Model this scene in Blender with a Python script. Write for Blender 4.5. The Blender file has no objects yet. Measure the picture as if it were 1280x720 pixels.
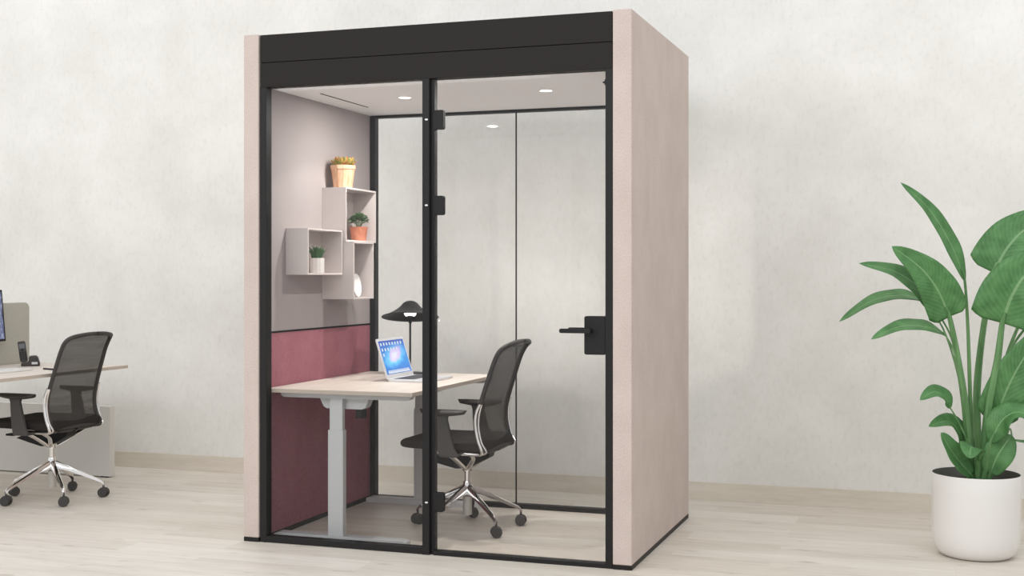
import bpy, bmesh, math, random
from mathutils import Vector, Matrix, noise
random.seed(7)
PI = math.pi
col = bpy.context.scene.collection
sc = bpy.context.scene

# ------------------------------------------------------------------ materials
def srgb(r, g, b):
    def f(v):
        v /= 255.0
        return v / 12.92 if v <= 0.04045 else ((v + 0.055) / 1.055) ** 2.4
    return (f(r), f(g), f(b), 1)

def mat(name, c, rough=0.6, metal=0.0, spec=0.5):
    m = bpy.data.materials.new(name); m.use_nodes = True
    p = m.node_tree.nodes['Principled BSDF']
    p.inputs['Base Color'].default_value = c
    p.inputs['Roughness'].default_value = rough
    p.inputs['Metallic'].default_value = metal
    p.inputs['Specular IOR Level'].default_value = spec
    return m

def N(m, t, **kw):
    n = m.node_tree.nodes.new(t)
    for k, v in kw.items():
        setattr(n, k, v)
    return n
def LK(m, a, b): m.node_tree.links.new(a, b)
def P(m): return m.node_tree.nodes['Principled BSDF']

def coords(m, scale=(1, 1, 1), kind='Object', rot=(0, 0, 0)):
    tc = N(m, 'ShaderNodeTexCoord'); mp = N(m, 'ShaderNodeMapping')
    mp.inputs['Scale'].default_value = scale
    mp.inputs['Rotation'].default_value = rot
    LK(m, tc.outputs[kind], mp.inputs['Vector'])
    return mp.outputs['Vector']
def noise_tex(m, vec, scale, detail=4, rough=0.5):
    n = N(m, 'ShaderNodeTexNoise')
    n.inputs['Scale'].default_value = scale
    n.inputs['Detail'].default_value = detail
    n.inputs['Roughness'].default_value = rough
    LK(m, vec, n.inputs['Vector'])
    return n.outputs['Fac']
def ramp(m, fac, stops):
    r = N(m, 'ShaderNodeValToRGB')
    els = r.color_ramp.elements
    while len(els) < len(stops): els.new(0.5)
    for e, (p, c) in zip(els, stops):
        e.position = p; e.color = c
    LK(m, fac, r.inputs['Fac'])
    return r.outputs['Color']
def mixc(m, fac, a, b, mode='MIX'):
    x = N(m, 'ShaderNodeMix', data_type='RGBA', blend_type=mode)
    for sock, v in ((x.inputs[0], fac), (x.inputs[6], a), (x.inputs[7], b)):
        if hasattr(v, 'default_value') and hasattr(v, 'node'): LK(m, v, sock)
        else: sock.default_value = v
    return x.outputs[2]
def bump(m, fac, strength, dist):
    b = N(m, 'ShaderNodeBump')
    b.inputs['Strength'].default_value = strength
    b.inputs['Distance'].default_value = dist
    LK(m, fac, b.inputs['Height']); LK(m, b.outputs['Normal'], P(m).inputs['Normal'])
def math_n(m, op, a, b=None):
    n = N(m, 'ShaderNodeMath', operation=op)
    for i, v in enumerate((a, b)):
        if v is None: continue
        if hasattr(v, 'node'): LK(m, v, n.inputs[i])
        else: n.inputs[i].default_value = v
    return n.outputs[0]

M = {}
# plaster
m = M['plaster'] = mat('plaster', srgb(226, 223, 214), 0.9, spec=0.15)
v = coords(m, (1, 1, 1))
big = noise_tex(m, v, 1.6, 7, 0.62)
v2 = coords(m, (17, 17, 9))
streak = noise_tex(m, v2, 2.2, 8, 0.72)
c1 = ramp(m, big, [(0.34, srgb(220, 218, 213)), (0.64, srgb(233, 231, 227))])
c2 = ramp(m, streak, [(0.32, srgb(240, 240, 237)), (0.48, srgb(252, 252, 250)), (0.72, srgb(255, 255, 254))])
LK(m, mixc(m, 0.75, c1, c2, 'MULTIPLY'), P(m).inputs['Base Color'])
bump(m, streak, 0.04, 0.01)

def wood(name, base, light, dark, sx=1.0, plank=None, knots=False, rough=0.5, along='X'):
    m = mat(name, base, rough, spec=0.3)
    s = (1.3 * sx, 13 * sx, 13 * sx) if along == 'X' else (13 * sx, 1.3 * sx, 13 * sx)
    v = coords(m, s)
    warp = noise_tex(m, coords(m, (1.2, 1.2, 1.2)), 2.0, 3)
    if plank:
        br = N(m, 'ShaderNodeTexBrick')
        br.offset = 0.37
        br.inputs['Scale'].default_value = 1
        br.inputs['Brick Width'].default_value = plank[0]
        br.inputs['Row Height'].default_value = plank[1]
        br.inputs['Mortar Size'].default_value = 0.0012
        br.inputs['Mortar Smooth'].default_value = 0.3
        br.inputs['Color1'].default_value = (0.2, 0.2, 0.2, 1)
        br.inputs['Color2'].default_value = (0.8, 0.8, 0.8, 1)
        br.inputs['Mortar'].default_value = (0.4, 0.4, 0.4, 1)
        LK(m, coords(m, (1, 1, 1)), br.inputs['Vector'])
        va = N(m, 'ShaderNodeVectorMath', operation='SCALE')
        LK(m, br.outputs['Color'], va.inputs[0]); va.inputs['Scale'].default_value = 9.0
        vb = N(m, 'ShaderNodeVectorMath', operation='ADD')
        LK(m, va.outputs[0], vb.inputs[0]); LK(m, v, vb.inputs[1])
        v = vb.outputs[0]
    g = noise_tex(m, v, 1.0, 6, 0.6)
    g2 = noise_tex(m, v, 3.5, 4, 0.7)
    c = ramp(m, g, [(0.3, dark), (0.5, base), (0.7, light)])
    c = mixc(m, 0.35, c, ramp(m, g2, [(0.35, dark), (0.6, light)]))
    if plank:
        tone = ramp(m, br.outputs['Color'], [(0.1, srgb(238, 235, 230)), (0.9, srgb(255, 255, 255))])
        c = mixc(m, 1.0, c, tone, 'MULTIPLY')
        mort = math_n(m, 'MULTIPLY', br.outputs['Fac'], 0.12)
        c = mixc(m, mort, c, dark)
    if knots:
        k = noise_tex(m, coords(m, (2.6, 9, 1)), 1.7, 2, 0.5)
        kk = ramp(m, k, [(0.64, (0, 0, 0, 1)), (0.76, (1, 1, 1, 1))])
        c = mixc(m, math_n(m, 'MULTIPLY', kk, 0.45), c, srgb(150, 138, 124))
    LK(m, c, P(m).inputs['Base Color'])
    return m
M['floor'] = wood('whitewashed_planks', srgb(224, 217, 207), srgb(233, 227, 218), srgb(208, 200, 189), plank=(1.25, 0.19), knots=True, rough=0.42)
M['baseboard'] = wood('baseboard_wood', srgb(212, 203, 189), srgb(219, 211, 198), srgb(200, 190, 175), rough=0.6)
M['desk'] = wood('pale_ash', srgb(217, 207, 197), srgb(226, 217, 208), srgb(200, 188, 176), along='Y', rough=0.5, sx=1.3)
M['desk_edge'] = mat('desk_edge_band', srgb(196, 184, 171), 0.6, spec=0.2)

def fabric(name, a, b, s=260, str_=0.25):
    m = mat(name, a, 0.95, spec=0.1)
    w = noise_tex(m, coords(m, (s, s, s * 0.55)), 1.0, 2, 0.7)
    w2 = noise_tex(m, coords(m, (7, 7, 5)), 1.0, 3, 0.5)
    f = math_n(m, 'ADD', math_n(m, 'MULTIPLY', w, 0.75), math_n(m, 'MULTIPLY', w2, 0.25))
    LK(m, ramp(m, f, [(0.38, b), (0.62, a)]), P(m).inputs['Base Color'])
    bump(m, w, str_, 0.002)
    return m
M['pink'] = fabric('dusty_pink_fabric', srgb(207, 193, 185), srgb(188, 173, 165))
M['mauve'] = fabric('pale_mauve_felt', srgb(170, 162, 161), srgb(159, 151, 150))
M['burgundy'] = fabric('burgundy_felt', srgb(166, 112, 122), srgb(148, 92, 103), 200)
M['seatfab'] = fabric('charcoal_upholstery', srgb(58, 54, 52), srgb(44, 41, 40), 300)
M['grey_felt'] = fabric('grey_screen_felt', srgb(186, 183, 172), srgb(176, 173, 162), 200)

M['black'] = mat('black_powder_coat', srgb(31, 30, 30), 0.5, spec=0.25)
M['header'] = mat('graphite_laminate', srgb(38, 35, 33), 0.6, spec=0.15)
M['darkgap'] = mat('shadow_gap_rubber', srgb(24, 22, 22), 0.8, spec=0.1)
M['white'] = mat('white_laminate', srgb(226, 223, 219), 0.5, spec=0.3)
M['ceilwhite'] = mat('booth_ceiling_white', srgb(245, 244, 243), 0.7, spec=0.2)
M['shelf'] = mat('shelf_lacquer', srgb(204, 195, 192), 0.5, spec=0.3)
M['legmetal'] = mat('light_grey_metal', srgb(200, 201, 201), 0.45, 0.0, 0.5)
M['plastic'] = mat('charcoal_plastic', srgb(58, 55, 53), 0.5, spec=0.4)
M['armplastic'] = mat('arm_plastic', srgb(74, 71, 69), 0.55, spec=0.35)
M['rubber'] = mat('caster_rubber', srgb(66, 64, 63), 0.55, spec=0.4)
M['chrome'] = mat('polished_chrome', (0.78, 0.76, 0.74, 1), 0.12, 1.0)
M['silver'] = mat('silver_aluminium', srgb(222, 223, 226), 0.35, 0.35)
M['partition'] = mat('light_grey_panel', srgb(214, 212, 207), 0.5, spec=0.3)
M['keys'] = mat('laptop_keys', srgb(70, 70, 74), 0.6)
M['potwhite'] = mat('glossy_white_ceramic', srgb(228, 225, 221), 0.22, spec=0.5)
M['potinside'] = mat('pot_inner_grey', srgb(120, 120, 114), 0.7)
M['soil'] = mat('dark_soil', srgb(62, 52, 44), 0.95, spec=0.1)
m = M['soil']; s_ = noise_tex(m, coords(m), 60, 4); LK(m, ramp(m, s_, [(0.3, srgb(44, 36, 30)), (0.7, srgb(84, 70, 58))]), P(m).inputs['Base Color']); bump(m, s_, 0.6, 0.01)
M['terracotta'] = mat('terracotta', srgb(196, 128, 102), 0.8, spec=0.2)
m = M['terracotta']; LK(m, ramp(m, noise_tex(m, coords(m), 40, 4), [(0.35, srgb(186, 116, 90)), (0.65, srgb(206, 140, 114))]), P(m).inputs['Base Color'])
M['peachpot'] = mat('peach_wood_pot', srgb(226, 180, 146), 0.65, spec=0.2)
m = M['peachpot']; LK(m, ramp(m, noise_tex(m, coords(m, (90, 90, 6)), 1, 4), [(0.35, srgb(214, 162, 126)), (0.65, srgb(236, 196, 164))]), P(m).inputs['Base Color'])
M['plate'] = mat('white_porcelain', srgb(240, 240, 238), 0.25)
M['stemgreen'] = mat('stem_green', srgb(92, 134, 84), 0.5, spec=0.3)
m = M['stemgreen']; LK(m, ramp(m, noise_tex(m, coords(m, (40, 40, 3)), 1, 3), [(0.3, srgb(74, 114, 66)), (0.7, srgb(112, 152, 100))]), P(m).inputs['Base Color'])

def leafmat(name, dark, light, vein):
    m = mat(name, light, 0.42, spec=0.4)
    tc = N(m, 'ShaderNodeTexCoord'); sx = N(m, 'ShaderNodeSeparateXYZ')
    LK(m, tc.outputs['UV'], sx.inputs[0])
    au = math_n(m, 'ABSOLUTE', math_n(m, 'SUBTRACT', sx.outputs[0], 0.5))
    ph = math_n(m, 'SUBTRACT', math_n(m, 'MULTIPLY', sx.outputs[1], 120.0), math_n(m, 'MULTIPLY', au, 55.0))
    st = math_n(m, 'MULTIPLY', math_n(m, 'ADD', math_n(m, 'SINE', ph), 1.0), 0.5)
    nz = noise_tex(m, coords(m), 18, 4)
    mid = math_n(m, 'LESS_THAN', au, 0.022)
    c = ramp(m, nz, [(0.3, dark), (0.7, light)])
    c = mixc(m, math_n(m, 'MULTIPLY', math_n(m, 'POWER', st, 2.0), 0.13), c, vein)
    c = mixc(m, math_n(m, 'MULTIPLY', mid, 0.7), c, vein)
    LK(m, c, P(m).inputs['Base Color'])
    bump(m, st, 0.12, 0.004)
    # leaves let some light through
    nt = m.node_tree; out = nt.nodes['Material Output']
    tr = N(m, 'ShaderNodeBsdfTranslucent'); LK(m, c, tr.inputs['Color'])
    mx = N(m, 'ShaderNodeMixShader'); mx.inputs[0].default_value = 0.22
    LK(m, P(m).outputs[0], mx.inputs[1]); LK(m, tr.outputs[0], mx.inputs[2]); LK(m, mx.outputs[0], out.inputs['Surface'])
    return m
M['leaf'] = leafmat('bird_of_paradise_leaf', srgb(68, 118, 64), srgb(98, 150, 90), srgb(146, 184, 130))
M['smallleaf'] = leafmat('variegated_leaf', srgb(70, 100, 72), srgb(120, 150, 112), srgb(196, 208, 180))
M['grass'] = mat('grass_blade', srgb(72, 112, 66), 0.6)
M['succulent'] = mat('succulent', srgb(170, 166, 84), 0.5)
m = M['succulent']; LK(m, ramp(m, noise_tex(m, coords(m), 38, 2), [(0.38, srgb(128, 148, 70)), (0.5, srgb(196, 172, 84)), (0.64, srgb(198, 116, 80))]), P(m).inputs['Base Color'])

def glassmat(name, tint, ior=1.26):
    m = bpy.data.materials.new(name); m.use_nodes = True
    nt = m.node_tree; nt.nodes.clear()
    out = nt.nodes.new('ShaderNodeOutputMaterial')
    tr = nt.nodes.new('ShaderNodeBsdfTransparent'); tr.inputs['Color'].default_value = tint
    gl = nt.nodes.new('ShaderNodeBsdfGlossy'); gl.inputs['Roughness'].default_value = 0.0
    fr = nt.nodes.new('ShaderNodeFresnel'); fr.inputs['IOR'].default_value = ior
    mx = nt.nodes.new('ShaderNodeMixShader')
    nt.links.new(fr.outputs[0], mx.inputs[0]); nt.links.new(tr.outputs[0], mx.inputs[1]); nt.links.new(gl.outputs[0], mx.inputs[2])
    nt.links.new(mx.outputs[0], out.inputs['Surface'])
    return m
M['glass'] = glassmat('clear_glass', (0.985, 0.985, 0.985, 1))

def emis(name, c, s):
    m = bpy.data.materials.new(name); m.use_nodes = True
    p = m.node_tree.nodes['Principled BSDF']
    p.inputs['Base Color'].default_value = (0, 0, 0, 1)
    p.inputs['Emission Color'].default_value = c; p.inputs['Emission Strength'].default_value = s
    return m
M['downlight'] = emis('downlight_glow', (1, 0.93, 0.82, 1), 6)
M['bulb'] = emis('lamp_glow', (1, 0.97, 0.92, 1), 1.6)
M['icons'] = emis('screen_icons', srgb(225, 235, 245), 0.9)
M['lcd'] = emis('phone_display', srgb(120, 122, 124), 0.5)

# mesh fabric of the chair back: an open weave, part thread part gap
m = M['mesh'] = mat('woven_mesh', srgb(70, 67, 64), 0.8, spec=0.2)
nt = m.node_tree; out = nt.nodes['Material Output']
tr = N(m, 'ShaderNodeBsdfTransparent'); mx = N(m, 'ShaderNodeMixShader')
bands = noise_tex(m, coords(m, (4, 4, 90)), 1.0, 2)
LK(m, ramp(m, bands, [(0.3, (0.84, 0.84, 0.84, 1)), (0.7, (0.90, 0.90, 0.90, 1))]), mx.inputs[0])
LK(m, tr.outputs[0], mx.inputs[1]); LK(m, P(m).outputs[0], mx.inputs[2]); LK(m, mx.outputs[0], out.inputs['Surface'])

# laptop picture: blue glow with a pink-white cloud
def screenmat(name, kind):
    m = bpy.data.materials.new(name); m.use_nodes = True
    p = P(m); p.inputs['Base Color'].default_value = (0.01, 0.01, 0.01, 1); p.inputs['Roughness'].default_value = 0.25
    tc = N(m, 'ShaderNodeTexCoord')
    if kind == 'laptop':
        mp = N(m, 'ShaderNodeMapping'); mp.vector_type = 'POINT'
        LK(m, tc.outputs['UV'], mp.inputs['Vector'])
        mp.inputs['Location'].default_value = (-0.52 , -0.57, 0)
        rt = N(m, 'ShaderNodeVectorRotate'); rt.rotation_type = 'Z_AXIS'
        rt.inputs['Angle'].default_value = -0.6
        LK(m, mp.outputs[0], rt.inputs['Vector'])
        sc_ = N(m, 'ShaderNodeVectorMath', operation='MULTIPLY'); sc_.inputs[1].default_value = (1.7, 2.9, 1)
        LK(m, rt.outputs[0], sc_.inputs[0])
        ln = N(m, 'ShaderNodeVectorMath', operation='LENGTH'); LK(m, sc_.outputs[0], ln.inputs[0])
        nz = noise_tex(m, tc.outputs['UV'], 6, 4)
        d = math_n(m, 'ADD', ln.outputs['Value'], math_n(m, 'MULTIPLY', math_n(m, 'SUBTRACT', nz, 0.5), 0.5))
        c = ramp(m, d, [(0.0, srgb(255, 246, 255)), (0.38, srgb(240, 205, 238)), (0.62, srgb(110, 200, 245)), (1.0, srgb(40, 140, 215))])
        sp = N(m, 'ShaderNodeSeparateXYZ'); LK(m, tc.outputs['UV'], sp.inputs[0])
        vg = ramp(m, sp.outputs[1], [(0.0, srgb(150, 190, 235)), (0.35, srgb(230, 250, 255)), (0.7, srgb(205, 215, 235)), (1.0, srgb(125, 135, 195))])
        c = mixc(m, 1.0, c, vg, 'MULTIPLY')
        s = 1.0
    else:
        nz = noise_tex(m, coords(m, (1, 14, 5)), 3.0, 8, 0.75)
        c = ramp(m, nz, [(0.35, srgb(40, 46, 74)), (0.52, srgb(104, 112, 150)), (0.66, srgb(205, 208, 225))])
        s = 0.75
    LK(m, c, p.inputs['Emission Color']); p.inputs['Emission Strength'].default_value = s * 1.15
    return m
M['lapscreen'] = screenmat('laptop_screen', 'laptop')
M['monscreen'] = screenmat('monitor_screen', 'monitor')

# ------------------------------------------------------------------ mesh helpers
def link(name, bm, mt, parent=None, smooth=False, loc=None, bev=None, mods=()):
    bmesh.ops.recalc_face_normals(bm, faces=bm.faces[:])
    me = bpy.data.meshes.new(name); bm.to_mesh(me); bm.free()
    o = bpy.data.objects.new(name, me); col.objects.link(o)
    for x in (mt if isinstance(mt, (list, tuple)) else [mt]): me.materials.append(x)
    if smooth:
        for p in me.polygons: p.use_smooth = True
        try: me.set_sharp_from_angle(angle=math.radians(40))
        except Exception: pass
    if parent: o.parent = parent
    if bev:
        b = o.modifiers.new('bevel', 'BEVEL'); b.width = bev; b.segments = 2; b.limit_method = 'ANGLE'; b.angle_limit = math.radians(40)
    return o

def box(bm, x0, x1, y0, y1, z0, z1, mi=0, mtx=None):
    vs = [bm.verts.new((x, y, z)) for x in (x0, x1) for y in (y0, y1) for z in (z0, z1)]
    if mtx:
        for v in vs: v.co = mtx @ v.co
    fs = []
    for q in ((0, 1, 3, 2), (4, 6, 7, 5), (0, 4, 5, 1), (2, 3, 7, 6), (0, 2, 6, 4), (1, 5, 7, 3)):
        f = bm.faces.new([vs[i] for i in q]); f.material_index = mi; fs.append(f)
    return vs

def boxobj(name, d, mt, parent=None, bev=0.0015, mtx=None):
    bm = bmesh.new(); box(bm, *d, mtx=mtx)
    return link(name, bm, mt, parent, bev=bev)

def rrect(w, h, r, n=6, cx=0, cy=0):
    pts = []
    for sx, sy, a0 in ((1, 1, 0), (-1, 1, 90), (-1, -1, 180), (1, -1, 270)):
        for i in range(n + 1):
            a = math.radians(a0 + 90 * i / n)
            pts.append((cx + sx * (w / 2 - r) + r * math.cos(a), cy + sy * (h / 2 - r) + r * math.sin(a)))
    return pts

def prism(bm, pts, t0, t1, axis='Z', mtx=None):
    def mk(p, t):
        if axis == 'Z': c = (p[0], p[1], t)
        elif axis == 'Y': c = (p[0], t, p[1])
        else: c = (t, p[0], p[1])
        c = Vector(c)
        return bm.verts.new(mtx @ c if mtx else c)
    a = [mk(p, t0) for p in pts]; b = [mk(p, t1) for p in pts]
    bm.faces.new(a); bm.faces.new(b)
    n = len(pts)
    for i in range(n): bm.faces.new((a[i], a[(i + 1) % n], b[(i + 1) % n], b[i]))

def lathe(bm, prof, n=48, c=(0, 0, 0), mtx=None, mi=None, close=False):
    rings = []
    for r, z in prof:
        if r < 1e-5:
            v = Vector((0, 0, z)); v = (mtx @ v if mtx else v) + Vector(c)
            rings.append([bm.verts.new(v)])
        else:
            rr = []
            for i in range(n):
                a = 2 * PI * i / n
                v = Vector((r * math.cos(a), r * math.sin(a), z)); v = (mtx @ v if mtx else v) + Vector(c)
                rr.append(bm.verts.new(v))
            rings.append(rr)
    for k in range(len(rings) - 1):
        A, B = rings[k], rings[k + 1]
        for i in range(n):
            j = (i + 1) % n
            if len(A) == 1 and len(B) == 1: continue
            if len(A) == 1: f = bm.faces.new((A[0], B[i], B[j]))
            elif len(B) == 1: f = bm.faces.new((A[i], A[j], B[0]))
            else: f = bm.faces.new((A[i], A[j], B[j], B[i]))
            if mi: f.material_index = mi[k]

def catmull(pts, n=8, closed=False):
    pts = [Vector(p) for p in pts]; out = []
    N_ = len(pts); rng = range(N_ if closed else N_ - 1)
    for i in rng:
        g = lambda k: pts[k % N_] if closed else pts[max(0, min(N_ - 1, k))]
        p0, p1, p2, p3 = g(i - 1), g(i), g(i + 1), g(i + 2)
        for j in range(n):
            t = j / n
            out.append(0.5 * ((2 * p1) + (-p0 + p2) * t + (2 * p0 - 5 * p1 + 4 * p2 - p3) * t * t + (-p0 + 3 * p1 - 3 * p2 + p3) * t ** 3))
    if not closed: out.append(pts[-1])
    return out

def tube(bm, pts, rad, n=10, closed=False, flat=1.0, up=Vector((0, 1, 0))):
    """sweep of an ellipse along pts; rad number or list; flat squeezes along the 'up' side"""
    pts = [Vector(p) for p in pts]; L = len(pts); rings = []
    for i, p in enumerate(pts):
        if closed: t = pts[(i + 1) % L] - pts[i - 1]
        else: t = pts[min(i + 1, L - 1)] - pts[max(i - 1, 0)]
        t.normalize()
        a = up - t * up.dot(t)
        if a.length < 1e-3: a = Vector((1, 0, 0)) - t * t.x
        a.normalize(); b = t.cross(a)
        r = rad[i] if isinstance(rad, (list, tuple)) else rad
        rings.append([bm.verts.new(p + a * (r * flat * math.cos(2 * PI * k / n)) + b * (r * math.sin(2 * PI * k / n))) for k in range(n)])
    for i in range(L if closed else L - 1):
        A, B = rings[i], rings[(i + 1) % L]
        for k in range(n): bm.faces.new((A[k], A[(k + 1) % n], B[(k + 1) % n], B[k]))
    if not closed:
        bm.faces.new(rings[0]); bm.faces.new(rings[-1])

def cyl(bm, p0, p1, r0, r1=None, n=24):
    tube(bm, [p0, p1], [r0, r0 if r1 is None else r1], n, up=Vector((0.13, 0.97, 0.2)))

def thing(name, label, cat, loc=(0, 0, 0), group=None, rz=0):
    o = bpy.data.objects.new(name, None); col.objects.link(o)
    o.location = loc; o.rotation_euler = (0, 0, rz); o.empty_display_size = 0.1
    return tag(o, label, cat, group)
def tag(o, label=None, cat=None, group=None, kind=None):
    if label: o['label'] = label
    if cat: o['category'] = cat
    if group: o['group'] = group
    if kind: o['kind'] = kind
    elif cat: o['kind'] = 'thing'
    return o
def copy_tree(o, parent=None):
    c = o.copy(); col.objects.link(c)
    if parent: c.parent = parent
    for ch in [x for x in bpy.data.objects if x.parent == o and x != c]:
        copy_tree(ch, c)
    return c

# ------------------------------------------------------------------ setting
bm = bmesh.new(); box(bm, -7, 8, -8, 1.90, -0.05, 0.0)
tag(link('floor', bm, M['floor']), 'pale whitewashed plank floor', kind='structure')
bm = bmesh.new(); box(bm, -7, 8, 1.871, 2.02, 0, 3.9)
tag(link('wall_back', bm, M['plaster']), 'off white plaster wall behind the booth', kind='structure')
bm = bmesh.new(); box(bm, -7, 8, 1.857, 1.871, 0.0, 0.103)
tag(link('baseboard_back', bm, M['baseboard'], bev=0.001), 'pale wood baseboard along the plaster wall', kind='structure')

# ------------------------------------------------------------------ office booth
W, D, H = 1.942, 1.30, 2.472
pod = thing('office_booth', 'free-standing pink fabric meeting booth with black framed glass front', 'office booth')
def panel_side(x0, x1):
    bm = bmesh.new(); box(bm, x0, x1, 0, D, 0.021, H)
    p = link('side_panel', bm, M['pink'], pod, bev=0.004)
    boxobj('plinth', (x0, x1, 0.001, D - 0.001, 0, 0.021), M['black'], p)
    return p
panel_side(0, 0.082); panel_side(W - 0.086, W)
# wall lining inside, with skirting
boxobj('upper_lining', (0.0825, 0.088, 0.06, 1.25, 1.021, 2.222), M['mauve'], pod, 0.001)
boxobj('lining_trim', (0.0825, 0.0895, 0.06, 1.25, 1.012, 1.021), M['darkgap'], pod, 0)
boxobj('lower_lining', (0.0825, 0.088, 0.06, 1.25, 0.024, 1.012), M['burgundy'], pod, 0.001)
boxobj('inner_skirting', (0.0825, 0.0915, 0.06, 1.25, 0, 0.024), M['black'], pod, 0.001)
boxobj('right_lining', (1.848, 1.8555, 0.06, 1.25, 0.0, 2.222), M['mauve'], pod, 0.001)
# header
boxobj('header_panel', (0.089, 1.852, 0.006, 0.075, 2.334, H - 0.004), M['header'], pod, 0.0015)
boxobj('header_panel', (0.089, 1.852, 0.007, 0.075, 2.213, 2.3315), M['header'], pod, 0.0015)
boxobj('roof_panel', (0.082, 1.8555, 0.075, D - 0.004, 2.26, H - 0.008), M['header'], pod, 0.001)
# ceiling
ceil = boxobj('ceiling_panel', (0.0825, 1.8555, 0.06, 1.25, 2.222, 2.26), M['ceilwhite'], pod, 0.0)
for (x, y) in ((0.594, 0.60), (1.36, 0.60)):
    bm = bmesh.new(); lathe(bm, [(0.0, 2.2205), (0.030, 2.2205), (0.0305, 2.2185), (0.037, 2.2185), (0.038, 2.222), (0.0, 2.222)], 32, (x, y, 0), mi=[1, 1, 0, 0, 0])
    link('downlight', bm, [M['ceilwhite'], M['downlight']], ceil)
    l = bpy.data.lights.new('downlight_lamp', 'SPOT'); l.energy = 12; l.color = (1, 0.95, 0.89); l.spot_size = math.radians(122); l.spot_blend = 0.25; l.shadow_soft_size = 0.03
    lo = bpy.data.objects.new('downlight_lamp', l); col.objects.link(lo); lo.location = (x, y, 2.212)
    l = bpy.data.lights.new('downlight_disc', 'AREA'); l.shape = 'DISK'; l.size = 0.058; l.energy = 9.0; l.color = (1, 0.97, 0.93)
    lo = bpy.data.objects.new('downlight_disc', l); col.objects.link(lo); lo.location = (x, y, 2.2180)
boxobj('air_slot', (0.237, 0.247, 0.34, 0.90, 2.2205, 2.2225), M['darkgap'], ceil, 0)
# front frame
FY0, FY1 = 0.006, 0.058
post_l = boxobj('frame_post', (0.0875, 0.122, FY0, FY1, 0.0, 2.213), M['black'], pod)
post_c = boxobj('frame_post', (0.944, 0.979, FY0 - 0.004, FY1, 0.0, 2.213), M['black'], pod)
boxobj('frame_jamb', (0.979, 0.998, 0.022, FY1, 0.0, 2.213), M['black'], pod)
post_r = boxobj('frame_post', (1.821, 1.854, FY0, FY1, 0.0, 2.213), M['black'], pod)
boxobj('frame_sill', (0.122, 0.944, FY0, FY1, 0.003, 0.031), M['black'], pod)
boxobj('door_sill', (0.998, 1.821, FY0, FY1, 0.0, 0.019), M['black'], pod)
boxobj('glass_pane', (0.122, 0.944, 0.030, 0.0305, 0.031, 2.213), M['glass'], pod, 0)
# back frame
boxobj('frame_post', (0.088, 0.122, 1.25, 1.296, 0, 2.26), M['black'], pod)
boxobj('frame_post', (1.821, 1.8555, 1.25, 1.296, 0, 2.26), M['black'], pod)
boxobj('frame_rail', (0.122, 1.821, 1.25, 1.296, 2.207, 2.23), M['black'], pod)
boxobj('frame_rail', (0.122, 1.821, 1.25, 1.296, 0.0, 0.026), M['black'], pod)
boxobj('glass_pane', (0.122, 0.973, 1.270, 1.2705, 0.026, 2.207), M['glass'], pod, 0)
boxobj('glass_pane', (0.979, 1.821, 1.270, 1.2705, 0.026, 2.207), M['glass'], pod, 0)
boxobj('glazing_joint', (0.973, 0.979, 1.266, 1.275, 0.026, 2.207), M['darkgap'], pod, 0)
# door leaf: frameless glass with hinges, lock and lever
door = boxobj('door', (1.000, 1.818, 0.034, 0.0345, 0.022, 2.205), M['glass'], pod, 0)
for z0 in (1.977, 1.579, 0.199):
    z1 = z0 + 0.090; zc = (z0 + z1) / 2
    bm = bmesh.new(); prism(bm, rrect(0.056, 0.090, 0.009, 5, 1.0145, zc), 0.0215, 0.0335, 'Y'); prism(bm, rrect(0.056, 0.090, 0.009, 5, 1.0145, zc), 0.035, 0.047, 'Y')
    link('hinge', bm, M['black'], door, bev=0.0015)
    bm = bmesh.new(); lathe(bm, [(0, -0.0035), (0.0065, -0.003), (0.0075, -0.001), (0.0075, 0.002), (0, 0.002)], 16, (0.966, 0.001, zc), mtx=Matrix.Diagonal((1, 1, .55)).to_4x4() @ Matrix.Rotation(PI / 2, 4, 'X'))
    link('hinge_pin', bm, M['silver'], post_c)
bm = bmesh.new(); prism(bm, rrect(0.098, 0.172, 0.009, 5, 1.771, 1.031), 0.012, 0.0335, 'Y'); prism(bm, rrect(0.098, 0.172, 0.009, 5, 1.771, 1.031), 0.035, 0.055, 'Y')
link('lock_case', bm, M['black'], door, bev=0.002)
for (ya, yb, yc) in ((0.012, -0.038, -0.034), (0.055, 0.105, 0.101)):
    bm = bmesh.new(); cyl(bm, (1.752, ya, 1.052), (1.752, yb, 1.052), 0.011)
    prism(bm, rrect(0.145, 0.020, 0.009, 5, 1.693, 1.052), yc - 0.006, yc + 0.006, 'Y')
    link('lever_handle', bm, M['black'], door, bev=0.0015)
bm = bmesh.new(); box(bm, 1.804, 1.818, 0.026, 0.042, 2.155, 2.161); box(bm, 1.812, 1.818, 0.026, 0.042, 2.146, 2.170)
link('top_catch', bm, M['black'], door)

# ------------------------------------------------------------------ wall box shelves
def shelf(label, y0, y1, z0, z1, xf):
    x0 = 0.0886; t = 0.009
    s = thing('wall_box_shelf', label, 'shelf', (x0, (y0 + y1) / 2, z0), 'open box shelves on the booth wall')
    L = lambda d: (d[0] - x0, d[1] - x0, d[2] - (y0 + y1) / 2, d[3] - (y0 + y1) / 2, d[4] - z0, d[5] - z0)
    boxobj('top_board', L((x0, xf, y0, y1, z1 - t, z1)), M['shelf'], s, 0.0008)
    boxobj('bottom_board', L((x0, xf, y0, y1, z0, z0 + t)), M['shelf'], s, 0.0008)
    boxobj('side_board', L((x0, xf, y0, y0 + t, z0 + t, z1 - t)), M['shelf'], s, 0.0008)
    boxobj('side_board', L((x0, xf, y1 - t, y1, z0 + t, z1 - t)), M['shelf'], s, 0.0008)
    boxobj('back_board', L((x0, x0 + 0.006, y0 + t, y1 - t, z0 + t, z1 - t)), M['shelf'], s, 0)
    return s
shelf('nearest pale wall box shelf holding the small grass pot', 0.258, 0.645, 1.301, 1.537, 0.214)
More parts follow.
